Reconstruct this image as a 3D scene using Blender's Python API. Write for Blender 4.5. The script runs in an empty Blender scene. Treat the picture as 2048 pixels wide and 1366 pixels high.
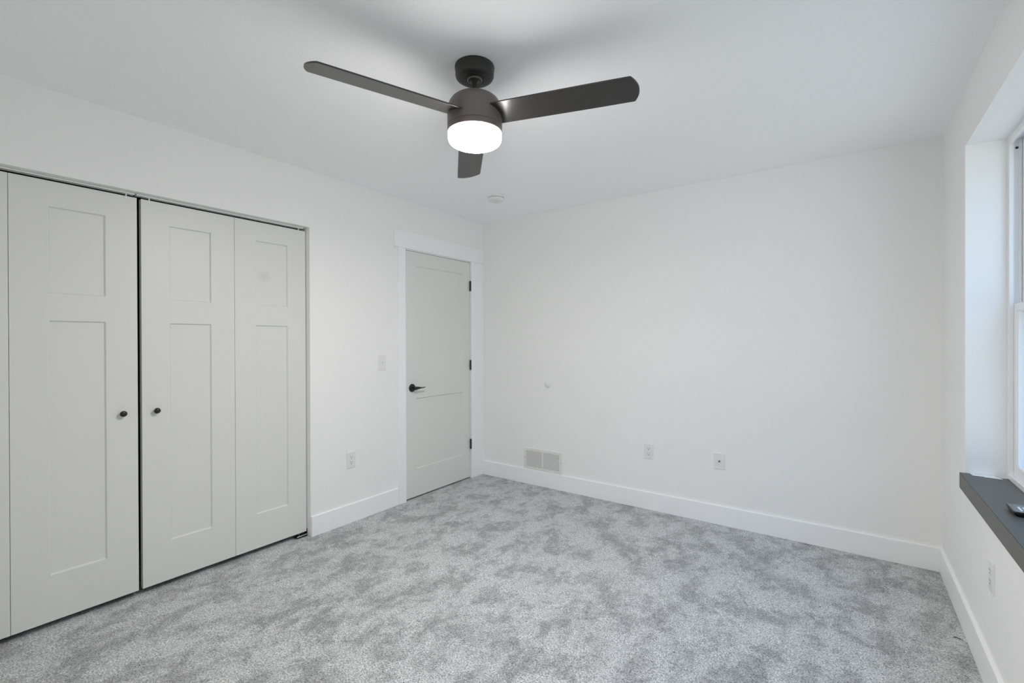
import bpy, bmesh, math, random
from mathutils import Vector, Matrix

S = bpy.context.scene
C = S.collection
PI = math.pi
H = 2.44            # ceiling height
W = 3.338           # left wall x=0, right wall x=W, back wall y=0
YR = -4.10          # rear wall, behind the camera

# ------------------------------------------------------------------ camera
cam_data = bpy.data.cameras.new('camera')
cam = bpy.data.objects.new('camera', cam_data)
C.objects.link(cam)
yaw, pitch, roll = 0.6255, -0.00347, -0.00297
fw = Vector((-math.sin(yaw) * math.cos(pitch), math.cos(yaw) * math.cos(pitch), math.sin(pitch)))
rt = Vector((math.cos(yaw), math.sin(yaw), 0))
up = rt.cross(fw)
r2 = math.cos(roll) * rt + math.sin(roll) * up
u2 = -math.sin(roll) * rt + math.cos(roll) * up
M = Matrix((r2, u2, -fw)).transposed().to_4x4()
M.translation = Vector((2.9073, -3.5252, 1.3095))
cam.matrix_world = M
cam_data.sensor_fit = 'HORIZONTAL'
cam_data.sensor_width = 36
cam_data.lens = 36 * 930.34 / 2048
cam_data.clip_start = 0.02
S.camera = cam

# ------------------------------------------------------------------ sky, daylight, exposure
world = bpy.data.worlds.new('sky')
S.world = world
world.use_nodes = True
bg = world.node_tree.nodes['Background']
SKY_UP, SKY_LOW, GROUND = (0.78, 1.40, 2.25), (0.57, 0.66, 0.77), (0.92, 0.96, 1.01)
ZENITH = (2.6, 5.4, 9.0)
K_SKY, K_GROUND = 1.0, 1.75
_nt = world.node_tree
_tc = _nt.nodes.new('ShaderNodeTexCoord')
_sx = _nt.nodes.new('ShaderNodeSeparateXYZ')
_rp = _nt.nodes.new('ShaderNodeValToRGB')
_ma = _nt.nodes.new('ShaderNodeMath'); _ma.operation = 'MULTIPLY_ADD'
_ma.inputs[1].default_value = 0.5; _ma.inputs[2].default_value = 0.5
_nt.links.new(_tc.outputs['Generated'], _sx.inputs[0])
_nt.links.new(_sx.outputs['Z'], _ma.inputs[0])
_nt.links.new(_ma.outputs[0], _rp.inputs['Fac'])
_cr = _rp.color_ramp
_cr.elements[0].position = 0.0; _cr.elements[0].color = tuple(c * K_GROUND for c in GROUND) + (1,)
_cr.elements[1].position = 1.0; _cr.elements[1].color = tuple(c * K_SKY for c in ZENITH) + (1,)
for _p, _c in ((0.485, tuple(c * K_GROUND for c in GROUND)), (0.515, tuple(c * K_SKY for c in SKY_LOW)), (0.82, tuple(c * K_SKY for c in SKY_UP))):
    _e = _cr.elements.new(_p); _e.color = _c + (1,)
_nt.links.new(_rp.outputs['Color'], bg.inputs['Color'])
_ms = _nt.nodes.new('ShaderNodeFloatCurve')        # brighter towards the sun's side of the sky
_cv = _ms.mapping.curves[0].points
_cv[0].location = (0.0, 0.52); _cv[1].location = (1.0, 0.20)
for _p in ((0.30, 0.36), (0.50, 0.22), (0.66, 0.18)):
    _cv.new(*_p)
_ms.mapping.update()
_my = _nt.nodes.new('ShaderNodeMath'); _my.operation = 'MULTIPLY_ADD'
_my.inputs[1].default_value = 0.5; _my.inputs[2].default_value = 0.5
_mk = _nt.nodes.new('ShaderNodeMath'); _mk.operation = 'MULTIPLY'; _mk.inputs[1].default_value = 3.0
_nt.links.new(_sx.outputs['Y'], _my.inputs[0])
_nt.links.new(_my.outputs[0], _ms.inputs['Value'])
_nt.links.new(_ms.outputs['Value'], _mk.inputs[0])
_nt.links.new(_mk.outputs[0], bg.inputs['Strength'])
WIN_Y0, WIN_Y1, WIN_Z0, WIN_Z1 = -0.6115, -3.00, 0.70, 2.18
pl = bpy.data.lights.new('window_daylight', 'AREA')
pl.shape = 'RECTANGLE'
pl.size, pl.size_y = 1.46, 2.36
po = bpy.data.objects.new('window_daylight', pl)
C.objects.link(po)
po.location = (W + 0.225, (WIN_Y0 + WIN_Y1) / 2, (WIN_Z0 + WIN_Z1) / 2)
po.rotation_euler = (0, PI / 2, 0)
pl.cycles.is_portal = True
LAMP = 232.0
S.view_settings.view_transform = 'Standard'
S.view_settings.look = 'None'
S.view_settings.gamma = 1
S.view_settings.use_curve_mapping = False
S.view_settings.exposure = 0.0
S.cycles.max_bounces = 16
S.cycles.diffuse_bounces = 12
S.cycles.glossy_bounces = 6
S.cycles.transparent_max_bounces = 12
S.cycles.sample_clamp_indirect = 6


# ------------------------------------------------------------------ materials
def srgb(r, g, b):
    f = lambda c: c / 12.92 if c <= 0.04045 else ((c + 0.055) / 1.055) ** 2.4
    return (f(r / 255), f(g / 255), f(b / 255), 1)


def mat(name, col, rough=0.5, metal=0.0, bump=None, spec=0.5, var=0.0):
    m = bpy.data.materials.new(name)
    m.use_nodes = True
    nt = m.node_tree
    p = nt.nodes['Principled BSDF']
    p.inputs['Base Color'].default_value = col
    p.inputs['Roughness'].default_value = rough
    p.inputs['Metallic'].default_value = metal
    p.inputs['Specular IOR Level'].default_value = spec
    tc = nt.nodes.new('ShaderNodeTexCoord')
    if var:
        n = nt.nodes.new('ShaderNodeTexNoise')
        n.inputs['Scale'].default_value = 3.0
        n.inputs['Detail'].default_value = 4
        r = nt.nodes.new('ShaderNodeValToRGB')
        r.color_ramp.elements[0].color = tuple(c * (1 - var) for c in col[:3]) + (1,)
        r.color_ramp.elements[1].color = tuple(min(1, c * (1 + var)) for c in col[:3]) + (1,)
        nt.links.new(tc.outputs['Object'], n.inputs['Vector'])
        nt.links.new(n.outputs['Fac'], r.inputs['Fac'])
        nt.links.new(r.outputs['Color'], p.inputs['Base Color'])
    if bump:
        n2 = nt.nodes.new('ShaderNodeTexNoise')
        n2.inputs['Scale'].default_value = bump[0]
        n2.inputs['Detail'].default_value = bump[3] if len(bump) > 3 else 3
        b = nt.nodes.new('ShaderNodeBump')
        b.inputs['Strength'].default_value = bump[1]
        b.inputs['Distance'].default_value = bump[2]
        nt.links.new(tc.outputs['Object'], n2.inputs['Vector'])
        nt.links.new(n2.outputs['Fac'], b.inputs['Height'])
        nt.links.new(b.outputs['Normal'], p.inputs['Normal'])
    return m


M_WALL = mat('wall_paint', (0.878, 0.878, 0.868, 1), 0.75, bump=(70, 0.12, 0.004), spec=0.25, var=0.006)
M_CEIL = mat('ceiling_paint', (0.95, 0.955, 0.96, 1), 0.85, bump=(45, 0.35, 0.006, 4), spec=0.2)
M_TRIM = mat('trim_paint', (0.91, 0.915, 0.92, 1), 0.38, bump=(25, 0.03, 0.003), spec=0.4)
M_DOOR = mat('door_paint', (0.735, 0.74, 0.705, 1), 0.42, bump=(120, 0.06, 0.002), spec=0.4)
M_PLASTIC = mat('white_plastic', (0.80, 0.80, 0.79, 1), 0.35)
M_VENT = mat('vent_enamel', (0.79, 0.79, 0.77, 1), 0.4)
M_BLACK = mat('black_metal', (0.012, 0.012, 0.010, 1), 0.42, spec=0.5)
M_KNOB = mat('black_knob_metal', (0.010, 0.011, 0.008, 1), 0.38, spec=0.5)
M_SLOT = mat('dark_slot', (0.03, 0.03, 0.03, 1), 0.8)
M_STEEL = mat('bracket_steel', (0.45, 0.45, 0.42, 1), 0.3, metal=1.0)
M_BRASS = mat('connector_brass', (0.32, 0.22, 0.10, 1), 0.4, metal=1.0)
M_TRACK = mat('track_white', (0.86, 0.87, 0.86, 1), 0.4)
M_FAN = mat('fan_bronze', (0.155, 0.130, 0.122, 1), 0.42, bump=(400, 0.05, 0.001), spec=0.6)
M_BLADE = mat('blade_bronze', (0.016, 0.0135, 0.011, 1), 0.30, bump=(220, 0.04, 0.001), spec=0.9)
M_CANOPY = mat('canopy_bronze', (0.026, 0.026, 0.022, 1), 0.5, spec=0.5)
M_SILL = mat('sill_charcoal', (0.108, 0.106, 0.099, 1), 0.42, bump=(60, 0.05, 0.002), spec=0.25, var=0.05)
M_VINYL = mat('window_vinyl', (0.88, 0.89, 0.90, 1), 0.3)
M_REMOTE = mat('remote_plastic', (0.012, 0.014, 0.015, 1), 0.3)
M_REMOTE_TOP = mat('remote_face_sky_reflection', (0.12, 0.14, 0.145, 1), 0.25)  # face colour lightened to carry the reflection of the sky
M_BUTTON = mat('remote_button', (0.85, 0.87, 0.88, 1), 0.3)
M_PAPER = mat('paper', (0.82, 0.83, 0.84, 1), 0.8)
M_DARK = mat('closet_painted_shade', (0.03, 0.03, 0.027, 1), 0.9)  # near-black colour stands in for the shade inside closet and hall
M_STRAND = mat('dark_lint', (0.07, 0.065, 0.05, 1), 0.9)

# smudged closet paint: same paint with one small scuff
M_SCUFF = M_DOOR.copy()
M_SCUFF.name = 'door_paint_scuffed'
nt = M_SCUFF.node_tree
p = nt.nodes['Principled BSDF']
geo = nt.nodes.new('ShaderNodeNewGeometry')
dist = nt.nodes.new('ShaderNodeVectorMath'); dist.operation = 'DISTANCE'
dist.inputs[1].default_value = (-0.045, -2.071, 1.71)
mr = nt.nodes.new('ShaderNodeMapRange')
mr.inputs['From Min'].default_value = 0.012; mr.inputs['From Max'].default_value = 0.045
mr.inputs['To Min'].default_value = 0.90; mr.inputs['To Max'].default_value = 1.0
mx = nt.nodes.new('ShaderNodeVectorMath'); mx.operation = 'SCALE'
mx.inputs[0].default_value = p.inputs['Base Color'].default_value[:3]
nt.links.new(geo.outputs['Position'], dist.inputs[0])
nt.links.new(dist.outputs['Value'], mr.inputs['Value'])
nt.links.new(mr.outputs['Result'], mx.inputs['Scale'])
nt.links.new(mx.outputs['Vector'], p.inputs['Base Color'])

# lit glass of the fan lamp
M_LAMP = bpy.data.materials.new('lit_opal_glass')
M_LAMP.use_nodes = True
p = M_LAMP.node_tree.nodes['Principled BSDF']
p.inputs['Base Color'].default_value = (0.9, 0.9, 0.9, 1)
p.inputs['Roughness'].default_value = 0.25
p.inputs['Emission Color'].default_value = (1.0, 0.955, 0.93, 1)
_g = M_LAMP.node_tree.nodes.new('ShaderNodeNewGeometry')
_s = M_LAMP.node_tree.nodes.new('ShaderNodeSeparateXYZ')
_r = M_LAMP.node_tree.nodes.new('ShaderNodeMapRange')   # the LED disc inside throws most of its light down
_r.inputs['From Min'].default_value = 0.0; _r.inputs['From Max'].default_value = -1.0
_r.inputs['To Min'].default_value = 0.20 * LAMP; _r.inputs['To Max'].default_value = LAMP
M_LAMP.node_tree.links.new(_g.outputs['Normal'], _s.inputs[0])
M_LAMP.node_tree.links.new(_s.outputs['Z'], _r.inputs['Value'])
M_LAMP.node_tree.links.new(_r.outputs['Result'], p.inputs['Emission Strength'])

# window glass
M_GLASS = bpy.data.materials.new('window_glass')
M_GLASS.use_nodes = True
nt = M_GLASS.node_tree
nt.nodes.remove(nt.nodes['Principled BSDF'])
tr = nt.nodes.new('ShaderNodeBsdfTransparent'); tr.inputs['Color'].default_value = (0.95, 0.98, 0.98, 1)
gl = nt.nodes.new('ShaderNodeBsdfGlossy'); gl.inputs['Roughness'].default_value = 0.02
fr = nt.nodes.new('ShaderNodeFresnel')
_gg = nt.nodes.new('ShaderNodeNewGeometry')      # thin pane: the same reflection on both of its faces
_gi = nt.nodes.new('ShaderNodeMapRange')
_gi.inputs['To Min'].default_value = 1.45; _gi.inputs['To Max'].default_value = 1 / 1.45
nt.links.new(_gg.outputs['Backfacing'], _gi.inputs['Value'])
nt.links.new(_gi.outputs['Result'], fr.inputs['IOR'])
ms = nt.nodes.new('ShaderNodeMixShader')
nt.links.new(fr.outputs['Fac'], ms.inputs['Fac'])
nt.links.new(tr.outputs['BSDF'], ms.inputs[1])
nt.links.new(gl.outputs['BSDF'], ms.inputs[2])
nt.links.new(ms.outputs['Shader'], nt.nodes['Material Output'].inputs['Surface'])

# insect screen: fine woven mesh, more than half open
M_SCREEN = bpy.data.materials.new('insect_mesh')
M_SCREEN.use_nodes = True
nt = M_SCREEN.node_tree
p = nt.nodes['Principled BSDF']
p.inputs['Base Color'].default_value = (0.10, 0.10, 0.10, 1); p.inputs['Roughness'].default_value = 0.6
tr = nt.nodes.new('ShaderNodeBsdfTransparent')
ms = nt.nodes.new('ShaderNodeMixShader'); ms.inputs['Fac'].default_value = 0.14
nt.links.new(tr.outputs['BSDF'], ms.inputs[1])
nt.links.new(p.outputs['BSDF'], ms.inputs[2])
nt.links.new(ms.outputs['Shader'], nt.nodes['Material Output'].inputs['Surface'])

# carpet: cut pile with brushed nap patches
M_CARPET = bpy.data.materials.new('grey_cut_pile')
M_CARPET.use_nodes = True
nt = M_CARPET.node_tree
p = nt.nodes['Principled BSDF']
p.inputs['Roughness'].default_value = 0.95
p.inputs['Specular IOR Level'].default_value = 0.05
p.inputs['Sheen Weight'].default_value = 0.15
p.inputs['Sheen Roughness'].default_value = 0.6
tc = nt.nodes.new('ShaderNodeTexCoord')


def node(kind, **kw):
    n = nt.nodes.new(kind)
    for k, v in kw.items():
        if k in n.inputs:
            n.inputs[k].default_value = v
        else:
            setattr(n, k, v)
    return n


def link(a, b):
    nt.links.new(a, b)


def mathn(op, a, b=None, clamp=False):
    n = nt.nodes.new('ShaderNodeMath'); n.operation = op; n.use_clamp = clamp
    for i, v in enumerate((a, b)):
        if v is None: continue
        if isinstance(v, (int, float)): n.inputs[i].default_value = v
        else: link(v, n.inputs[i])
    return n.outputs[0]


def ramp(x, lo, hi, a=0.0, b=1.0):
    n = node('ShaderNodeMapRange'); n.interpolation_type = 'SMOOTHSTEP'
    n.inputs['From Min'].default_value = lo; n.inputs['From Max'].default_value = hi
    n.inputs['To Min'].default_value = a; n.inputs['To Max'].default_value = b
    link(x, n.inputs['Value']); return n.outputs['Result']


mp = node('ShaderNodeMapping'); mp.inputs['Rotation'].default_value = (0, 0, 0.5); mp.inputs['Scale'].default_value = (1.0, 0.72, 1)
link(tc.outputs['Object'], mp.inputs['Vector'])
patch = node('ShaderNodeTexNoise', Scale=6.6, Detail=7.0, Roughness=0.68, Distortion=0.25)
link(mp.outputs['Vector'], patch.inputs['Vector'])
broad = node('ShaderNodeTexNoise', Scale=1.6, Detail=3.0)
link(tc.outputs['Object'], broad.inputs['Vector'])
patch2 = node('ShaderNodeTexNoise', Scale=23.0, Detail=5.0, Roughness=0.7)
link(tc.outputs['Object'], patch2.inputs['Vector'])
tuft = node('ShaderNodeTexNoise', Scale=150.0, Detail=3.0, Roughness=0.75)
link(tc.outputs['Object'], tuft.inputs['Vector'])
tuft2 = node('ShaderNodeTexVoronoi', Scale=215.0)
link(tc.outputs['Object'], tuft2.inputs['Vector'])
nap = mathn('ADD', mathn('MULTIPLY', ramp(patch.outputs['Fac'], 0.36, 0.60), 0.56), mathn('MULTIPLY', ramp(patch2.outputs['Fac'], 0.36, 0.62), 0.26))
nap = mathn('ADD', nap, mathn('MULTIPLY', ramp(broad.outputs['Fac'], 0.30, 0.68), 0.18))
val = ramp(nap, 0.05, 0.95, 0.335, 0.605)
grain = mathn('ADD', 1.0, mathn('MULTIPLY', mathn('SUBTRACT', tuft.outputs['Fac'], 0.5), 3.0))
grain = mathn('SUBTRACT', grain, mathn('MULTIPLY', mathn('SUBTRACT', tuft2.outputs['Distance'], 0.40), 0.75))
val = mathn('MAXIMUM', mathn('MULTIPLY', val, grain), 0.05)
tint = node('ShaderNodeCombineColor')
link(mathn('MULTIPLY', val, 0.985), tint.inputs['Red'])
link(mathn('MULTIPLY', val, 1.0), tint.inputs['Green'])
link(mathn('MULTIPLY', val, 1.0), tint.inputs['Blue'])
link(tint.outputs['Color'], p.inputs['Base Color'])
bp = node('ShaderNodeBump', Strength=0.55, Distance=0.006)
link(mathn('ADD', tuft.outputs['Fac'], mathn('MULTIPLY', nap, 0.8)), bp.inputs['Height'])
link(bp.outputs['Normal'], p.inputs['Normal'])


# ------------------------------------------------------------------ mesh helpers
def box(bm, x0, x1, y0, y1, z0, z1, bevel=0.0, seg=2):
    x0, x1 = sorted((x0, x1)); y0, y1 = sorted((y0, y1)); z0, z1 = sorted((z0, z1))
    v = [bm.verts.new((x, y, z)) for x in (x0, x1) for y in (y0, y1) for z in (z0, z1)]
    fs = [bm.faces.new([v[i] for i in q]) for q in
          ((0, 1, 3, 2), (4, 6, 7, 5), (0, 4, 5, 1), (2, 3, 7, 6), (0, 2, 6, 4), (1, 5, 7, 3))]
    if bevel:
        es = list({e for f in fs for e in f.edges})
        bmesh.ops.bevel(bm, geom=es, offset=bevel, segments=seg, profile=0.5, affect='EDGES')
    return bm


def lathe(bm, prof, seg=48, mtx=None):
    """prof: (radius, height) from one end to the other, spun about local z"""
    rings = []
    for r, z in prof:
        if r < 1e-6:
            rings.append([bm.verts.new((0, 0, z))])
        else:
            rings.append([bm.verts.new((r * math.cos(2 * PI * k / seg), r * math.sin(2 * PI * k / seg), z)) for k in range(seg)])
    for a, b in zip(rings, rings[1:]):
        for k in range(seg):
            k2 = (k + 1) % seg
            if len(a) == 1 and len(b) == 1: continue
            if len(a) == 1: bm.faces.new((a[0], b[k], b[k2]))
            elif len(b) == 1: bm.faces.new((a[k], b[0], a[k2]))
            else: bm.faces.new((a[k], b[k], b[k2], a[k2]))
    if mtx is not None:
        vs = [v for r in rings for v in r]
        bmesh.ops.transform(bm, matrix=mtx, verts=vs)
    return bm


def prism(bm, pts, d0, d1, axis=2):
    """extrude a 2-D outline along an axis"""
    def mk(a, b, d):
        return (a, b, d) if axis == 2 else ((a, d, b) if axis == 1 else (d, a, b))
    lo = [bm.verts.new(mk(a, b, d0)) for a, b in pts]
    hi = [bm.verts.new(mk(a, b, d1)) for a, b in pts]
    n = len(pts)
    bm.faces.new(lo[::-1]); bm.faces.new(hi)
    for i in range(n):
        bm.faces.new((lo[i], lo[(i + 1) % n], hi[(i + 1) % n], hi[i]))
    return bm


def tube(bm, pts, radii, seg=12):
    """swept round section along points"""
    rings = []
    for i, pt in enumerate(pts):
        a = Vector(pts[max(0, i - 1)]); b = Vector(pts[min(len(pts) - 1, i + 1)])
        t = (b - a).normalized()
        n = t.cross(Vector((0, 0, 1)))
        if n.length < 1e-3: n = t.cross(Vector((0, 1, 0)))
        n.normalize(); m = t.cross(n)
        ra = radii[i]
        ra = ra if isinstance(ra, tuple) else (ra, ra)
        rings.append([bm.verts.new(Vector(pt) + n * ra[0] * math.cos(2 * PI * k / seg) + m * ra[1] * math.sin(2 * PI * k / seg)) for k in range(seg)])
    for a, b in zip(rings, rings[1:]):
        for k in range(seg):
            bm.faces.new((a[k], a[(k + 1) % seg], b[(k + 1) % seg], b[k]))
    bm.faces.new(rings[0][::-1]); bm.faces.new(rings[-1])
    return bm


def wpos(o):
    v = Vector((0, 0, 0))
    while o: v += o.location; o = o.parent
    return v


def obj(name, bm, m, parent=None, smooth=None, local=False, label=None):
    """link a bmesh as one mesh object (world coordinates unless local)"""
    if parent is not None and not local:
        bmesh.ops.translate(bm, verts=bm.verts, vec=-wpos(parent))
    bmesh.ops.recalc_face_normals(bm, faces=bm.faces)
    me = bpy.data.meshes.new(name)
    bm.to_mesh(me); bm.free()
    me.materials.append(m)
    o = bpy.data.objects.new(name, me)
    C.objects.link(o)
    if parent is not None: o.parent = parent
    if smooth is not None:
        me.polygons.foreach_set('use_smooth', [True] * len(me.polygons))
        me.set_sharp_from_angle(angle=math.radians(smooth))
    if label: o['label'] = label
    return o


def tag(o, label, cat, group=None, kind=None):
    o['label'] = label; o['category'] = cat
    if group: o['group'] = group
    if kind: o['kind'] = kind
    return o


def empty(name, loc, label, cat, group=None, kind=None, rz=0.0):
    o = bpy.data.objects.new(name, None)
    o.empty_display_size = 0.05
    C.objects.link(o)
    o.location = loc; o.rotation_euler = (0, 0, rz)
    return tag(o, label, cat, group, kind)


def struct(name, bm, m, label, cat, smooth=None):
    return tag(obj(name, bm, m, smooth=smooth), label, cat, kind='structure')


def NB(): return bmesh.new()


# ------------------------------------------------------------------ room shell
T = 0.12
CL_Y0, CL_Y1, CL_Z = -1.800, -3.632, 2.064     # closet opening
D_Y0, D_Y1, D_Z = -0.160, -0.985, 2.062          # door opening
# floor: one carpet, runs on into the closet, slightly uneven
bm = NB()
nx, ny = 150, 175
X0, X1, Y0, Y1 = -0.75, W + 0.02, YR - 0.02, 0.02
random.seed(3)
from mathutils import noise
grid = []
for j in range(ny + 1):
    row = []
    for i in range(nx + 1):
        x = X0 + (X1 - X0) * i / nx; y = Y0 + (Y1 - Y0) * j / ny
        z = 0.0022 * noise.noise(Vector((x * 9, y * 9, 1.3))) + 0.0016 * noise.noise(Vector((x * 31, y * 31, 7.7)))
        row.append(bm.verts.new((x, y, z - 0.001)))
    grid.append(row)
for j in range(ny):
    for i in range(nx):
        bm.faces.new((grid[j][i], grid[j][i + 1], grid[j + 1][i + 1], grid[j + 1][i]))
floor = struct('floor', bm, M_CARPET, 'grey cut pile carpet with brushed darker nap patches over the whole floor', 'carpet', smooth=80)
bm = NB(); box(bm, -0.9, W + 0.4, YR - 0.2, 0.2, -0.16, -0.012)
struct('floor_base', bm, M_DARK, 'plain slab under the grey carpet', 'floor')

bm = NB(); box(bm, -0.9, W + T, YR - T, T, H, H + 0.12)
struct('ceiling', bm, M_CEIL, 'white textured flat ceiling above the fan', 'ceiling')

bm = NB()
box(bm, -T, 0, CL_Y0, D_Y1, 0, H)             # between closet and door
box(bm, -T, 0, D_Y1, D_Y0, D_Z, H)            # over the door
box(bm, -T, 0, D_Y0, 0.0, 0, H)
box(bm, -T, 0, CL_Y1, CL_Y0, CL_Z, H)         # over the closet
box(bm, -T, 0, YR, CL_Y1, 0, H)
bmesh.ops.remove_doubles(bm, verts=bm.verts, dist=1e-5)
struct('wall_left', bm, M_WALL, 'white painted wall with the closet opening and the grey door', 'wall')
bm = NB(); box(bm, -0.9, W + T + 0.05, 0, T, -0.02, H)
struct('wall_back', bm, M_WALL, 'plain white far wall with the floor vent and two wall plates', 'wall')
bm = NB(); box(bm, -0.9, W + T + 0.05, YR - T, YR, -0.02, H)
struct('wall_rear', bm, M_WALL, 'plain white wall behind the viewpoint', 'wall')
WO = W + 0.205                                    # outer face of the right wall
SILL_B = 0.630
bm = NB()
box(bm, W, WO, YR, WIN_Y1, -0.02, H)
box(bm, W, WO, WIN_Y0, 0, -0.02, H)
box(bm, W, WO, WIN_Y1, WIN_Y0, -0.02, SILL_B)
box(bm, W, WO, WIN_Y1, WIN_Y0, WIN_Z1, H)
bmesh.ops.remove_doubles(bm, verts=bm.verts, dist=1e-5)
struct('wall_right', bm, M_WALL, 'white wall on the right with the deep window recess', 'wall')
# closed back of closet and hall so no daylight leaks in
bm = NB()
box(bm, -0.80, -0.74, YR, -1.5, -0.01, H)
box(bm, -0.74, -T, -1.56, -1.50, -0.01, H)
struct('wall_closet', bm, M_DARK, 'inside walls of the closet behind the folding doors, coloured near-black as shade', 'wall')
bm = NB()
box(bm, -0.80, -0.74, -1.5, 0, -0.01, H)
struct('wall_hall', bm, M_DARK, 'hall wall behind the closed grey door, coloured near-black as shade', 'wall')

# baseboards
BT, BH = 0.014, 0.1343


def base_prof(bm, axis, a0, a1, off, sgn):
    # flat board with eased top edge
    prof = [(0, 0), (BT, 0), (BT, BH - 0.003), (BT - 0.003, BH), (0, BH)]
    pts = [(off + sgn * d, z) for d, z in prof]
    if axis == 'x':      # runs along x, thickness along y
        vs0 = [bm.verts.new((a0, d, z)) for d, z in pts]; vs1 = [bm.verts.new((a1, d, z)) for d, z in pts]
    else:
        vs0 = [bm.verts.new((d, a0, z)) for d, z in pts]; vs1 = [bm.verts.new((d, a1, z)) for d, z in pts]
    n = len(pts)
    bm.faces.new(vs0); bm.faces.new(vs1[::-1])
    for i in range(n):
        bm.faces.new((vs0[i], vs0[(i + 1) % n], vs1[(i + 1) % n], vs1[i]))


bm = NB(); base_prof(bm, 'y', CL_Y0, -1.061, 0, 1)
struct('baseboard_left', bm, M_TRIM, 'short white baseboard between the closet and the door casing', 'baseboard')
bm = NB(); base_prof(bm, 'x', 0.0, W, 0, -1)
struct('baseboard_back', bm, M_TRIM, 'long white baseboard along the far wall under the vent', 'baseboard')
bm = NB(); base_prof(bm, 'y', YR, -BT, W, -1)
struct('baseboard_right', bm, M_TRIM, 'white baseboard below the window along the right wall', 'baseboard')
bm = NB(); base_prof(bm, 'x', 0.0, W - BT, YR, 1)
struct('baseboard_rear', bm, M_TRIM, 'white baseboard along the wall behind the viewpoint', 'baseboard')

# door casing
CX = 0.018
bm = NB(); box(bm, 0, CX, -1.060, -0.985, 0, 2.051, 0.0015, 1)
struct('trim_1', bm, M_TRIM, 'upright white door casing on the handle side of the grey door', 'door casing')
bm = NB(); box(bm, 0, CX, -0.1755, -0.0005, 0, 2.051, 0.0015, 1)
struct('trim_2', bm, M_TRIM, 'upright white door casing on the hinge side, tight in the corner', 'door casing')
bm = NB(); box(bm, 0, CX + 0.004, -1.098, -0.0005, 2.051, 2.184, 0.0015, 1)
struct('trim_3', bm, M_TRIM, 'wide white head casing across the top of the grey door', 'door casing')
# jamb lining of the door
bm = NB()
box(bm, -T, 0.0, D_Y1, -0.970, 0, D_Z); box(bm, -T, 0.0, -0.1735, D_Y0, 0, D_Z); box(bm, -T, 0.0, -0.970, -0.1735, 2.045, D_Z)
box(bm, -0.060, -0.043, -0.970, -0.958, 0, 2.045); box(bm, -0.060, -0.043, -0.1855, -0.1735, 0, 2.045); box(bm, -0.060, -0.043, -0.970, -0.1735, 2.033, 2.045)
struct('trim_4', bm, M_TRIM, 'white jamb lining around the edge of the grey door', 'door jamb')


# ------------------------------------------------------------------ panelled doors
def panel_slab(bm, xf, thick, y0, y1, z0, z1, panels, rec=0.008, slope=0.010, edge=0.002):
    """slab with its face at x=xf looking to +x, recessed panels given as (ya, yb, za, zb)"""
    ys = sorted({y0, y1} | {p[0] for p in panels} | {p[1] for p in panels})
    zs = sorted({z0, z1} | {p[2] for p in panels} | {p[3] for p in panels})
    V = {}
    def v(x, y, z):
        k = (round(x, 6), round(y, 6), round(z, 6))
        if k not in V: V[k] = bm.verts.new((x, y, z))
        return V[k]
    def quad(a, b, c, d): bm.faces.new((v(*a), v(*b), v(*c), v(*d)))
    for i in range(len(ys) - 1):
        for j in range(len(zs) - 1):
            a, b, c, d = ys[i], ys[i + 1], zs[j], zs[j + 1]
            hit = next((p for p in panels if p[0] <= a + 1e-6 and b <= p[1] + 1e-6 and p[2] <= c + 1e-6 and d <= p[3] + 1e-6), None)
            if hit is None:
                quad((xf, a, c), (xf, b, c), (xf, b, d), (xf, a, d))
            else:
                s = slope; xr = xf - rec
                quad((xr, a + s, c + s), (xr, b - s, c + s), (xr, b - s, d - s), (xr, a + s, d - s))
                quad((xf, a, c), (xf, b, c), (xr, b - s, c + s), (xr, a + s, c + s))
                quad((xf, a, d), (xf, b, d), (xr, b - s, d - s), (xr, a + s, d - s))
                quad((xf, a, c), (xf, a, d), (xr, a + s, d - s), (xr, a + s, c + s))
                quad((xf, b, c), (xf, b, d), (xr, b - s, d - s), (xr, b - s, c + s))
    xb = xf - thick
    # sides follow the grid so that edges are shared
    for i in range(len(ys) - 1):
        quad((xf, ys[i], z0), (xf, ys[i + 1], z0), (xb, ys[i + 1], z0), (xb, ys[i], z0))
        quad((xf, ys[i], z1), (xf, ys[i + 1], z1), (xb, ys[i + 1], z1), (xb, ys[i], z1))
    for j in range(len(zs) - 1):
        quad((xf, y0, zs[j]), (xf, y0, zs[j + 1]), (xb, y0, zs[j + 1]), (xb, y0, zs[j]))
        quad((xf, y1, zs[j]), (xf, y1, zs[j + 1]), (xb, y1, zs[j + 1]), (xb, y1, zs[j]))
    bm.faces.new([v(xb, y, z0) for y in ys] + [v(xb, y1, z) for z in zs[1:-1]] + [v(xb, y, z1) for y in reversed(ys)] + [v(xb, y0, z) for z in reversed(zs[1:-1])])
    return bm


def hinge_bm(zc):
    bm = NB()
    for k, (a, b) in enumerate(((-0.046, -0.0160), (-0.0155, 0.0155), (0.0160, 0.046))):
        lathe(bm, [(0, a), (0.0066, a), (0.0072, a + 0.001), (0.0072, b - 0.001), (0.0066, b), (0, b)], 16, Matrix.Translation((0.0085, -0.1832, zc)))
    box(bm, -0.0025, 0.0075, -0.1815, -0.1758, zc - 0.045, zc + 0.045)
    return bm


door = empty('door_1', (-0.02, -0.56, 0.0), 'closed pale grey two panel door in the corner of the room', 'door', kind='structure')
bm = NB()
panel_slab(bm, -0.003, 0.035, -0.9665, -0.1770, 0.012, 2.0415, [(-0.854, -0.278, 1.028, 1.926), (-0.854, -0.278, 0.240, 0.826)], rec=0.009, slope=0.005)
obj('door_slab', bm, M_DOOR, door)
for z in (1.820, 1.0735, 0.3255):
    obj('hinge', hinge_bm(z), M_BLACK, door, smooth=40, label='black hinge')
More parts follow.
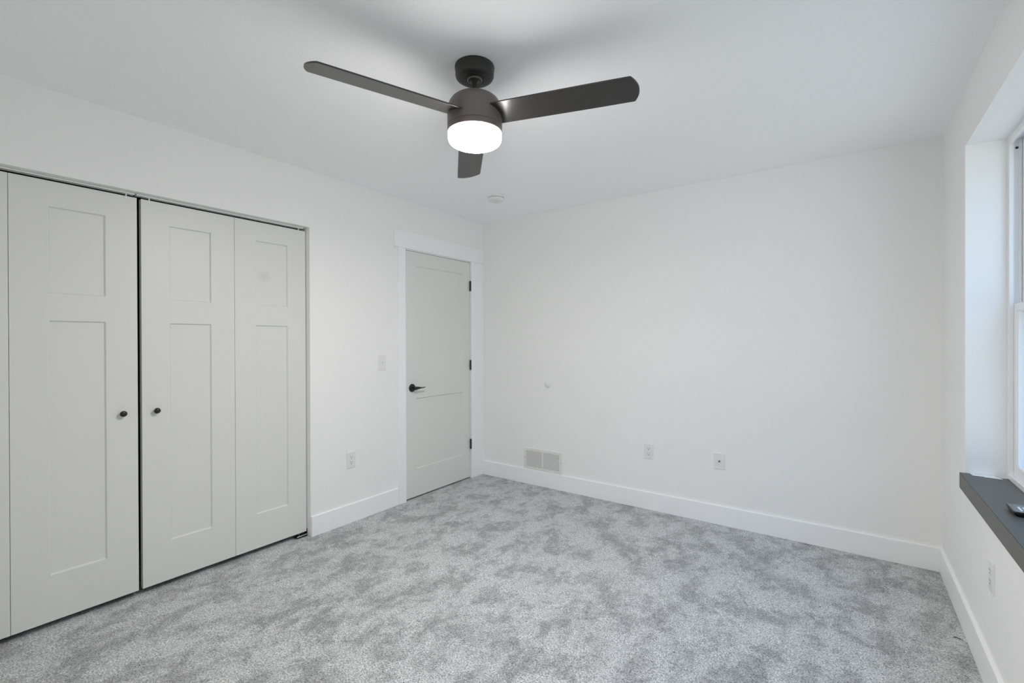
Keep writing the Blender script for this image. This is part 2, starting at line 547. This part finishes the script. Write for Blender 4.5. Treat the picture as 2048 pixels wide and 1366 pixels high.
# lever handle
RY = Matrix.Rotation(PI / 2, 4, 'Y')
hb = NB()
HC = (-0.003, -0.9035, 0.916)
lathe(hb, [(0, 0), (0.0335, 0), (0.0335, 0.004), (0.030, 0.009), (0.022, 0.011), (0.018, 0.013), (0.0, 0.013)], 40, Matrix.Translation(HC) @ RY)
rose = obj('handle_rosette', hb, M_BLACK, door, smooth=35, label='round black rosette of the lever handle')
hb = NB()
lathe(hb, [(0, 0.010), (0.0115, 0.010), (0.0115, 0.030), (0.0140, 0.034), (0.0148, 0.046), (0.0130, 0.056), (0.006, 0.060), (0, 0.060)], 28, Matrix.Translation(HC) @ RY)
tube(hb, [(0.044, -0.902, 0.916), (0.047, -0.890, 0.917), (0.049, -0.875, 0.9175), (0.050, -0.855, 0.9165), (0.050, -0.835, 0.916), (0.049, -0.817, 0.9175), (0.047, -0.806, 0.9185)],
     [(0.010, 0.0125), (0.010, 0.0125), (0.0085, 0.010), (0.0075, 0.0058), (0.0075, 0.0042), (0.007, 0.0036), (0.005, 0.003)], 16)
obj('lever', hb, M_BLACK, rose, smooth=40)

# closet bifold doors
XD = -0.045
LEAF = [(-3.6200, -3.1684), (-3.1666, -2.7160), (-2.6985, -2.2500), (-2.2482, -1.8045)]


def leaf_bm(y0, y1):
    c = (y0 + y1) / 2
    return panel_slab(NB(), XD, 0.033, y0, y1, 0.029, 2.0415, [(c - 0.1005, c + 0.1005, 1.528, 1.926), (c - 0.1005, c + 0.1005, 0.239, 1.404)], rec=0.009, slope=0.0055)


def knob_bm(y, z):
    bm = NB()
    lathe(bm, [(0, 0), (0.0075, 0), (0.0070, 0.004), (0.0055, 0.010), (0.0065, 0.014), (0.0125, 0.0165), (0.0148, 0.020), (0.0145, 0.0235), (0.011, 0.0275), (0.005, 0.0295), (0, 0.030)],
          32, Matrix.Translation((XD, y, z)) @ RY)
    return bm


def pin_bm(y):
    bm = NB()
    lathe(bm, [(0, 2.0430), (0.0035, 2.0430), (0.0035, 2.0560), (0, 2.0560)], 12, Matrix.Translation((XD - 0.010, y, 0)))
    return bm


left_closet = empty('door_2', (XD, -3.168, 0.029), 'left pair of pale grey folding closet doors, cut by the picture edge', 'closet door', kind='structure')
right_closet = empty('door_3', (XD, -2.250, 0.029), 'right pair of pale grey folding closet doors, next to the white wall', 'closet door', kind='structure')
l1 = obj('door_leaf', leaf_bm(*LEAF[0]), M_DOOR, left_closet)
l2 = obj('door_leaf', leaf_bm(*LEAF[1]), M_DOOR, left_closet)
l3 = obj('door_leaf', leaf_bm(*LEAF[2]), M_DOOR, right_closet)
l4 = obj('door_leaf', leaf_bm(*LEAF[3]), M_SCUFF, right_closet, label='closet door leaf with a faint round scuff in its upper panel')
obj('knob', knob_bm(-2.7795, 0.9455), M_KNOB, l2, smooth=50, label='round black knob')
obj('knob', knob_bm(-2.6395, 0.9440), M_KNOB, l3, smooth=50, label='round black knob')
for y, l in ((-2.757, l2), (-2.661, l3), (-1.847, l4)):
    obj('pivot_pin', pin_bm(y), M_PLASTIC, l, smooth=40, label='small white pivot pin')

for i, (ya, yb, lab) in enumerate(((-3.630, -2.7225, 'white bifold track above the left pair of closet doors'), (-2.7145, -1.816, 'white bifold track above the right pair of closet doors'))):
    bm = NB()
    prof = [(-0.050, 2.0635), (-0.050, 2.0568), (-0.0525, 2.0568), (-0.0525, 2.0610), (-0.0765, 2.0610), (-0.0765, 2.0568), (-0.079, 2.0568), (-0.079, 2.0635)]
    n = len(prof)
    a = [bm.verts.new((x, ya, z)) for x, z in prof]; b = [bm.verts.new((x, yb, z)) for x, z in prof]
    bm.faces.new(a[::-1]); bm.faces.new(b)
    for k in range(n): bm.faces.new((a[k], a[(k + 1) % n], b[(k + 1) % n], b[k]))
    tag(obj('door_track', bm, M_TRACK), lab, 'door track', 'closet door tracks')

br = empty('pivot_bracket', (-0.05, -1.84, 0.0), 'small metal floor bracket at the foot of the right closet door', 'bracket')
bm = NB()
prism(bm, [(-0.078, -1.8035), (-0.034, -1.8035), (-0.034, -1.868), (-0.040, -1.880), (-0.066, -1.884), (-0.078, -1.872)], 0.003, 0.0065)
box(bm, -0.074, -0.040, -1.8045, -1.8010, 0.003, 0.046, 0.001, 1)
obj('plate', bm, M_BLACK, br)
bm = NB()
tube(bm, [(-0.037, -1.876, 0.0095), (-0.035, -1.868, 0.0115), (-0.035, -1.840, 0.0125), (-0.035, -1.8055, 0.0130)], [(0.0035, 0.003), (0.0045, 0.004), (0.0048, 0.0045), (0.0048, 0.0045)], 12)
obj('rail', bm, M_STEEL, br, smooth=50, label='bright steel rail of the bracket')
bm = NB(); lathe(bm, [(0, 0.006), (0.0035, 0.006), (0.0035, 0.0295), (0, 0.0295)], 12, Matrix.Translation((-0.052, -1.852, 0)))
obj('pin', bm, M_STEEL, br, smooth=40)

# ------------------------------------------------------------------ ceiling fan
FX, FY = 1.6545, -2.0493
FT, FZ, FP, FDROOP = math.radians(13.264), 2.2316, math.radians(12.563), -0.0299
fan = empty('ceiling_fan', (FX, FY, H), 'dark bronze three blade ceiling fan with its round lamp lit', 'ceiling fan')
FM = Matrix.Translation((FX, FY, 0))
bm = NB()
lathe(bm, [(0, 2.44), (0.0805, 2.44), (0.0815, 2.438), (0.0815, 2.4275), (0.0795, 2.4255), (0.0795, 2.402), (0.0765, 2.394), (0.070, 2.389), (0.060, 2.3865), (0.034, 2.3855), (0.026, 2.392), (0, 2.392)], 64, FM)
obj('canopy', bm, M_CANOPY, fan, smooth=40)
bm = NB()
R = 0.0275
prof = [(R + 0.0045 * math.cos(a), 2.3855 + 0.0045 * math.sin(a)) for a in [2 * PI * k / 12 for k in range(13)]]
lathe(bm, prof, 40, FM)
obj('collar_ring', bm, M_FAN, fan, smooth=60)
bm = NB()
lathe(bm, [(0, 2.396), (0.022, 2.396), (0.024, 2.388), (0.021, 2.380), (0.0135, 2.376), (0.0108, 2.373), (0.0108, 2.314), (0, 2.314)], 32, FM)
obj('downrod', bm, M_CANOPY, fan, smooth=40)
bm = NB()
prof = [(0, 2.3172), (0.062, 2.3172), (0.0695, 2.3163), (0.0740, 2.3140), (0.0757, 2.3105), (0.0760, 2.3085), (0.0815, 2.3085), (0.0890, 2.3050), (0.0975, 2.2975), (0.1050, 2.2860), (0.1095, 2.2740), (0.1120, 2.2620), (0.1130, 2.2500),
        (0.1130, 2.1895), (0.1108, 2.1880), (0.1108, 2.1855), (0.1130, 2.1840), (0.1130, 2.1655), (0.1115, 2.1640), (0.0, 2.1640)]
lathe(bm, prof, 72, FM)
obj('motor_housing', bm, M_FAN, fan, smooth=32)
bm = NB()
lathe(bm, [(0.1080, 2.1660), (0.1102, 2.1636), (0.1104, 2.1440), (0.1085, 2.1345), (0.1040, 2.1265), (0.0945, 2.1210), (0.0800, 2.1175), (0.050, 2.1160), (0, 2.1155)], 64, FM)
obj('lamp_shade', bm, M_LAMP, fan, smooth=50, label='glowing white opal glass lamp shade')


def blade_bm(i):
    th = FT + i * 2 * PI / 3
    d = Vector((math.cos(th), math.sin(th), 0)); c = Vector((math.sin(th), -math.cos(th), 0))
    wr, wt, Rc, Rt = 0.124, 0.126, 0.6395, 0.6630
    out = [(0.094, -wr / 2), (0.30, -0.0625), (0.50, -0.063)]
    # rounded corners into a curved tip
    half = wt / 2
    tip = []
    n = 15
    for k in range(n):
        s = -1 + 2 * k / (n - 1)
        tip.append((Rc + (Rt - Rc) * (1 - s * s), s * half))
    tip[0] = (Rc - 0.004, -half); tip[-1] = (Rc - 0.004, half)
    tip.insert(1, (Rc + 0.0012, -half * 0.985)); tip.insert(-1, (Rc + 0.0012, half * 0.985))
    out += tip
    out += [(0.50, 0.063), (0.30, 0.0625), (0.094, wr / 2)]
    bm = NB()
    def pt(u, v, h):
        q = Vector((FX, FY, 0)) + d * u + c * (v * math.cos(FP) - h * math.sin(FP))
        q.z = FZ + v * math.sin(FP) + FDROOP * u + h * math.cos(FP)
        return q
    lo = [bm.verts.new(pt(u, v, 0)) for u, v in out]; hi = [bm.verts.new(pt(u, v, 0.0055)) for u, v in out]
    m = len(out)
    f1 = bm.faces.new(lo[::-1]); f2 = bm.faces.new(hi)
    for k in range(m): bm.faces.new((lo[k], lo[(k + 1) % m], hi[(k + 1) % m], hi[k]))
    es = list(f1.edges) + list(f2.edges)
    bmesh.ops.bevel(bm, geom=es, offset=0.0009, segments=1, affect='EDGES')
    return bm


for i in range(3):
    obj('blade', blade_bm(i), M_BLADE, fan)

# smoke detector
sd = empty('smoke_detector', (0.648, -0.612, H), 'round white smoke detector on the ceiling near the door corner', 'smoke detector')
SM = Matrix.Translation((0.648, -0.612, 0))
bm = NB(); lathe(bm, [(0, 2.44), (0.066, 2.44), (0.0665, 2.438), (0.0665, 2.4325), (0.065, 2.431), (0, 2.431)], 48, SM)
obj('base', bm, M_PLASTIC, sd, smooth=35)
bm = NB(); lathe(bm, [(0, 2.4315), (0.055, 2.4315), (0.055, 2.4285), (0, 2.4285)], 40, SM)  # dark disc paints the shade between base and cover
obj('gap_shade_ring', bm, M_SLOT, sd, smooth=35, label='dark gap around the detector')
bm = NB(); lathe(bm, [(0, 2.4288), (0.0615, 2.4288), (0.0622, 2.427), (0.0615, 2.415), (0.058, 2.408), (0.050, 2.4045), (0.030, 2.403), (0.018, 2.403), (0.0175, 2.4045), (0.012, 2.4045), (0.0115, 2.4025), (0, 2.4025)], 48, SM)
obj('cover', bm, M_PLASTIC, sd, smooth=35)

# ------------------------------------------------------------------ floor vent on the far wall
VX0, VX1, VZ0, VZ1 = 0.4945, 0.8955, 0.1345, 0.330
vent = empty('wall_vent', ((VX0 + VX1) / 2, 0, VZ0), 'white louvred wall vent sitting on the far baseboard', 'vent')
gx0, gx1, gz0, gz1 = 0.521, 0.868, 0.161, 0.305
bm = NB()
yf = -0.007


def ring_plate(bm, o, i, yf, yb, b):
    ox0, ox1, oz0, oz1 = o; ix0, ix1, iz0, iz1 = i
    def loop(x0, x1, z0, z1, y): return [bm.verts.new(q) for q in ((x0, y, z0), (x1, y, z0), (x1, y, z1), (x0, y, z1))]
    L = [loop(ox0, ox1, oz0, oz1, yb), loop(ox0, ox1, oz0, oz1, yf + b), loop(ox0 + b, ox1 - b, oz0 + b, oz1 - b, yf), loop(ix0, ix1, iz0, iz1, yf), loop(ix0, ix1, iz0, iz1, yb)]
    for a, c in zip(L, L[1:]):
        for k in range(4): bm.faces.new((a[k], a[(k + 1) % 4], c[(k + 1) % 4], c[k]))


ring_plate(bm, (VX0, VX1, VZ0, VZ1), (gx0, gx1, gz0, gz1), yf, 0.0, 0.004)
gm = 0.6955
box(bm, gm - 0.006, gm + 0.006, yf, -0.001, gz0, gz1)
frame = obj('frame', bm, M_VENT, vent)
bm = NB(); box(bm, gx0 - 0.002, gx1 + 0.002, -0.0022, -0.0006, gz0 - 0.002, gz1 + 0.002)  # dark sheet in place of the shaded duct opening
obj('duct_shade', bm, mat('vent_shadow', (0.20, 0.20, 0.19, 1), 0.9), vent, label='dark sheet behind the louvres, coloured as the shade of the duct')
for xa, xb in ((gx0, gm - 0.006), (gm + 0.006, gx1)):
    bm = NB()
    nsl = 18
    for k in range(nsl):
        z = gz0 + (k + 0.5) * (gz1 - gz0) / nsl
        vs = [(-0.0062, z - 0.0020), (-0.0054, z - 0.0024), (-0.0026, z + 0.0022), (-0.0034, z + 0.0028)]
        a = [bm.verts.new((xa, y, q)) for y, q in vs]; b = [bm.verts.new((xb, y, q)) for y, q in vs]
        bm.faces.new(a); bm.faces.new(b[::-1])
        for q in range(4): bm.faces.new((a[q], a[(q + 1) % 4], b[(q + 1) % 4], b[q]))
    obj('louvres', bm, M_VENT, vent)
for x in (0.5065, 0.8835):
    bm = NB(); lathe(bm, [(0, 0), (0.0042, 0), (0.0040, 0.0012), (0.002, 0.0018), (0, 0.0018)], 14, Matrix.Translation((x, yf, 0.236)) @ Matrix.Rotation(PI / 2, 4, 'X'))
    obj('screw', bm, M_STEEL, vent, smooth=40)


# ------------------------------------------------------------------ wall plates (local frame: faces -y, origin on the wall)
RX = Matrix.Rotation(PI / 2, 4, 'X')


def plate_bm(w=0.0715, h=0.1155, hole=None):
    bm = NB()
    b = 0.0035; y0, y1 = 0.0, -0.0058
    L = []
    for (dx, y) in ((0, y0), (0, y1 + b * 0.8), (b * 0.35, y1 + b * 0.25), (b, y1)):
        L.append([bm.verts.new(q) for q in ((-w / 2 + dx, y, -h / 2 + dx), (w / 2 - dx, y, -h / 2 + dx), (w / 2 - dx, y, h / 2 - dx), (-w / 2 + dx, y, h / 2 - dx))])
    for a, c in zip(L, L[1:]):
        for k in range(4): bm.faces.new((a[k], a[(k + 1) % 4], c[(k + 1) % 4], c[k]))
    bm.faces.new(L[-1]); bm.faces.new(L[0][::-1])
    return bm


def screw_bm(x, z, y=-0.0058, r=0.0032):
    return lathe(NB(), [(0, 0), (r, 0), (r * 0.9, 0.0007), (0, 0.0010)], 14, Matrix.Translation((x, y, z)) @ RX)


def make_outlet(label):
    t = empty('power_outlet', (0, 0, 0), label, 'outlet', 'duplex power outlets')
    obj('cover_plate', plate_bm(), M_PLASTIC, t, local=True)
    for zc in (0.0195, -0.0195):
        bm = NB()
        pts = []
        for k in range(28):
            a = 2 * PI * k / 28
            pts.append((0.0172 * math.cos(a), max(-0.0142, min(0.0142, 0.0172 * math.sin(a)))))
        lo = [bm.verts.new((x, -0.0050, zc + z)) for x, z in pts]; hi = [bm.verts.new((x, -0.0072, zc + z)) for x, z in pts]
        bm.faces.new(lo); bm.faces.new(hi[::-1])
        for k in range(28): bm.faces.new((lo[k], lo[(k + 1) % 28], hi[(k + 1) % 28], hi[k]))
        f = obj('receptacle', bm, M_PLASTIC, t, local=True)
        bm = NB()
        box(bm, -0.0078, -0.0054, -0.0075, -0.0060, zc + 0.0012, zc + 0.0098)
        box(bm, 0.0054, 0.0078, -0.0075, -0.0060, zc + 0.0022, zc + 0.0092)
        lathe(bm, [(0, 0), (0.0031, 0), (0.0031, 0.0003), (0, 0.0003)], 14, Matrix.Translation((0, -0.0072, zc - 0.0068)) @ RX)
        obj('slots', bm, M_SLOT, f, local=True, label='dark plug slots')
    obj('screw', screw_bm(0, 0), M_PLASTIC, t, local=True, smooth=40)
    return t


def dup(root, loc, rz, label):
    r = root.copy(); C.objects.link(r); r.location = loc; r.rotation_euler = (0, 0, rz); r['label'] = label
    for ch in list(root.children):
        c = ch.copy(); C.objects.link(c); c.parent = r
        for g in ch.children:
            d = g.copy(); C.objects.link(d); d.parent = c
    return r


o1 = make_outlet('white power outlet on the left wall between closet and door')
o1.location = (0, -1.489, 0.448); o1.rotation_euler = (0, 0, PI / 2)
dup(o1, (1.661, 0, 0.446), 0, 'white power outlet on the far wall right of the vent')
dup(o1, (W, -1.109, 0.433), -PI / 2, 'white power outlet on the right wall under the dark window sill')

sw = empty('light_switch', (0, -1.2085, 1.136), 'white toggle light switch on the wall left of the grey door', 'light switch', rz=PI / 2)
obj('cover_plate', plate_bm(), M_PLASTIC, sw, local=True)
bm = NB(); box(bm, -0.0052, 0.0052, -0.0062, -0.0040, -0.0122, 0.0122)
bez = obj('toggle_slot', bm, M_VENT, sw, local=True)
bm = NB()
vs = [(-0.0040, -0.0055, -0.0065), (0.0040, -0.0055, -0.0065), (0.0040, -0.0055, 0.0060), (-0.0040, -0.0055, 0.0060), (-0.0034, -0.0160, 0.0035), (0.0034, -0.0160, 0.0035), (0.0034, -0.0145, 0.0105), (-0.0034, -0.0145, 0.0105)]
q = [bm.verts.new(v) for v in vs]
for f in ((0, 1, 2, 3), (4, 5, 6, 7), (0, 1, 5, 4), (1, 2, 6, 5), (2, 3, 7, 6), (3, 0, 4, 7)): bm.faces.new([q[k] for k in f])
obj('toggle', bm, M_PLASTIC, sw, local=True)
for z in (0.030, -0.030): obj('screw', screw_bm(0, z), M_PLASTIC, sw, local=True, smooth=40)

cj = empty('cable_jack', (2.170, 0, 0.447), 'white wall plate with one small coax connector on the far wall', 'wall plate')
obj('cover_plate', plate_bm(), M_PLASTIC, cj, local=True)
bm = NB()
lathe(bm, [(0, 0.0), (0.0062, 0.0), (0.0062, 0.0025), (0.0048, 0.0027), (0.0048, 0.010), (0.0040, 0.0105), (0.0030, 0.0105), (0.0030, 0.006), (0, 0.006)], 18, Matrix.Translation((0, -0.0056, 0.001)) @ RX)
obj('coax_connector', bm, M_BRASS, cj, local=True, smooth=40, label='small brass coax connector')
bm = NB(); lathe(bm, [(0, 0), (0.0029, 0), (0.0029, 0.0004), (0, 0.0004)], 12, Matrix.Translation((0, -0.0130, 0.001)) @ RX)
obj('socket_hole', bm, M_SLOT, cj, local=True)

ds = empty('door_stop', (0.752, 0, 0.913), 'small white round wall bumper at handle height on the far wall', 'door stop')
bm = NB()
lathe(bm, [(0, 0), (0.030, 0), (0.0300, 0.002), (0.0285, 0.006), (0.0245, 0.0115), (0.0185, 0.0155), (0.011, 0.0180), (0.0, 0.0190)], 36, RX)
obj('dome', bm, M_PLASTIC, ds, local=True, smooth=50)

# ------------------------------------------------------------------ window
win = empty('window_1', (W + 0.15, (WIN_Y0 + WIN_Y1) / 2, WIN_Z0), 'white double hung window in a deep recess on the right wall', 'window', kind='structure')
FXI = W + 0.1315                 # inner face of the frame
FXO = W + 0.203


def frame_ring(bm, y0, y1, z0, z1, wy, wz0, wz1, x0, x1):
    ya, yb = max(y0, y1), min(y0, y1)     # ya far (towards the back wall)
    box(bm, x0, x1, ya - wy, ya, z0, z1); box(bm, x0, x1, yb, yb + wy, z0, z1)
    box(bm, x0, x1, yb + wy, ya - wy, z0, z0 + wz0); box(bm, x0, x1, yb + wy, ya - wy, z1 - wz1, z1)


bm = NB()
ymid = (WIN_Y0 + WIN_Y1) / 2
frame_ring(bm, WIN_Y0 + 0.006, WIN_Y1 - 0.006, WIN_Z0 - 0.006, WIN_Z1 + 0.006, 0.0205, 0.021, 0.0205, FXI + 0.006, FXO)
# front flange, thicker at the bottom
for ya, yb in ((WIN_Y0 - 0.0005, ymid + 0.02), (ymid - 0.02, WIN_Y1 + 0.0005)):
    frame_ring(bm, ya + 0.006, yb - 0.006, WIN_Z0 - 0.006, WIN_Z1 + 0.006, 0.0325, 0.029, 0.0345, FXI + 0.003, FXI + 0.016)
box(bm, FXI, FXI + 0.060, WIN_Y1 + 0.014, WIN_Y0 - 0.0145, WIN_Z0 + 0.001, WIN_Z0 + 0.021)
box(bm, FXI + 0.001, FXO - 0.001, ymid - 0.035, ymid + 0.035, WIN_Z0 + 0.014, WIN_Z1 - 0.014)
# parting stops between the sash tracks
for ya, yb in ((WIN_Y0 - 0.0145, ymid + 0.035), (ymid - 0.035, WIN_Y1 + 0.0145)):
    for y, s in ((ya, -1), (yb, 1)):
        box(bm, FXI + 0.036, FXI + 0.040, y, y + s * 0.010, WIN_Z0 + 0.014, WIN_Z1 - 0.014)
wf = obj('window_frame', bm, M_VINYL, win)
MEET = 1.458
for (ya, yb) in ((WIN_Y0 - 0.016, ymid + 0.036), (ymid - 0.036, WIN_Y1 + 0.016)):
    # lower sash in the inner track, upper sash in the outer
    bm = NB()
    frame_ring(bm, ya - 0.002, yb + 0.002, WIN_Z0 + 0.022, MEET, 0.050, 0.045, 0.030, FXI + 0.0165, FXI + 0.035)
    frame_ring(bm, ya - 0.050, yb + 0.050, WIN_Z0 + 0.065, MEET - 0.028, 0.006, 0.006, 0.006, FXI + 0.0205, FXI + 0.030)
    s1 = obj('lower_sash', bm, M_VINYL, win)
    bm = NB(); box(bm, FXI + 0.0275, FXI + 0.0305, yb + 0.056, ya - 0.056, WIN_Z0 + 0.071, MEET - 0.034)
    obj('pane', bm, M_GLASS, s1)
    bm = NB()
    frame_ring(bm, ya - 0.002, yb + 0.002, MEET - 0.036, WIN_Z1 - 0.0150, 0.045, 0.030, 0.040, FXI + 0.0425, FXI + 0.064)
    s2 = obj('upper_sash', bm, M_VINYL, win)
    bm = NB(); box(bm, FXI + 0.052, FXI + 0.055, yb + 0.047, ya - 0.047, MEET - 0.006, WIN_Z1 - 0.055)
    obj('pane', bm, M_GLASS, s2)
    bm = NB()
    frame_ring(bm, ya + 0.001, yb - 0.001, WIN_Z0 + 0.022, MEET - 0.036, 0.012, 0.012, 0.012, FXI + 0.070, FXI + 0.076)
    s3 = obj('insect_screen', bm, M_VINYL, win)
    bm = NB(); box(bm, FXI + 0.0728, FXI + 0.0732, yb + 0.010, ya - 0.010, WIN_Z0 + 0.032, MEET - 0.046)
    obj('mesh', bm, M_SCREEN, s3, label='fine grey insect mesh')
bm = NB(); lathe(bm, [(0, 0), (0.005, 0), (0.005, 0.002), (0.0025, 0.004), (0, 0.004)], 14, Matrix.Translation((FXI + 0.0275, WIN_Y0 - 0.0145, 2.130)) @ RX)
obj('screw', bm, M_SLOT, win, smooth=40, label='dark screw in the sash track')
# sill board with a notched back corner
bm = NB()
ys0, ys1 = WIN_Y0 - 0.0008, WIN_Y1 + 0.0008
prism(bm, [(W - 0.019, ys1), (W - 0.019, ys0), (W + 0.098, ys0), (W + 0.098, ys0 - 0.022), (FXI + 0.001, ys0 - 0.022), (FXI + 0.001, ys1)], SILL_B + 0.0005, WIN_Z0)
es = [e for e in bm.edges if all(v.co.x < W for v in e.verts)]
bmesh.ops.bevel(bm, geom=es, offset=0.0015, segments=2, affect='EDGES')
obj('window_sill', bm, M_SILL, win, label='thick charcoal grey sill board of the window')
bm = NB(); box(bm, W + 0.095, FXI + 0.01, ys0 - 0.03, ys0, SILL_B + 0.0005, SILL_B + 0.03)  # block coloured near-black as the shade down in the notch
obj('sill_gap_shade', bm, M_SLOT, win, label='near-black block for the shade of the gap at the back sill corner')

# strip of paper by the jamb
bm = NB()
pts = [(3.352, -0.6140), (3.358, -0.6520), (3.392, -0.6520), (3.3925, -0.6590), (3.450, -0.6620), (3.446, -0.6480), (3.430, -0.6140)]
prism(bm, pts, WIN_Z0 + 0.0003, WIN_Z0 + 0.0013)
tag(obj('paper_strip', bm, M_PAPER), 'thin torn white paper strip lying on the dark sill against the recess side', 'paper')

# remote control
rc = empty('remote_control', (3.389, -1.185, WIN_Z0), 'small black remote control lying on the dark window sill', 'remote control')
bm = NB()
x0, x1, y0, y1 = 3.3665, 3.4115, -1.2370, -1.1330


def rrect(x0, x1, y0, y1, r, n=6):
    out = []
    for cx, cy, a0 in ((x1 - r, y1 - r, 0), (x0 + r, y1 - r, PI / 2), (x0 + r, y0 + r, PI), (x1 - r, y0 + r, 1.5 * PI)):
        for k in range(n + 1):
            a = a0 + PI / 2 * k / n
            out.append((cx + r * math.cos(a), cy + r * math.sin(a)))
    return out


loops = []
for ins, z in ((0.009, 0.0004), (0.004, 0.004), (0.0008, 0.011), (0.0, 0.0155), (0.0012, 0.0180)):
    loops.append([bm.verts.new((x, y, WIN_Z0 + z)) for x, y in rrect(x0 + ins, x1 - ins, y0 + ins, y1 - ins, 0.007)])
for a, b in zip(loops, loops[1:]):
    n = len(a)
    for k in range(n): bm.faces.new((a[k], a[(k + 1) % n], b[(k + 1) % n], b[k]))
bm.faces.new(loops[0][::-1]); bm.faces.new(loops[-1])
obj('body', bm, M_REMOTE, rc, smooth=40)
bm = NB(); prism(bm, rrect(x0 + 0.0025, x1 - 0.0025, y0 + 0.0025, y1 - 0.0025, 0.005), WIN_Z0 + 0.0178, WIN_Z0 + 0.0186)
face = obj('face_plate', bm, M_REMOTE_TOP, rc)
for i, y in enumerate((-1.176, -1.189, -1.202, -1.215)):
    for j, x in enumerate((3.3895, 3.4025)):
        bm = NB(); lathe(bm, [(0, 0), (0.0038, 0), (0.0038, 0.0012), (0.0026, 0.002), (0, 0.002)], 14, Matrix.Translation((x, y, WIN_Z0 + 0.0186)))
        obj('button', bm, M_BUTTON, face, smooth=40)

# short dark strand on the carpet
bm = NB(); tube(bm, [(3.282, -0.748, 0.002), (3.290, -0.746, 0.0045), (3.299, -0.751, 0.004), (3.308, -0.752, 0.0025)], [0.0022, 0.0020, 0.0016, 0.0010], 8)
tag(obj('lint_strand', bm, M_STRAND, smooth=60), 'short dark strand of lint on the carpet by the right baseboard', 'lint')
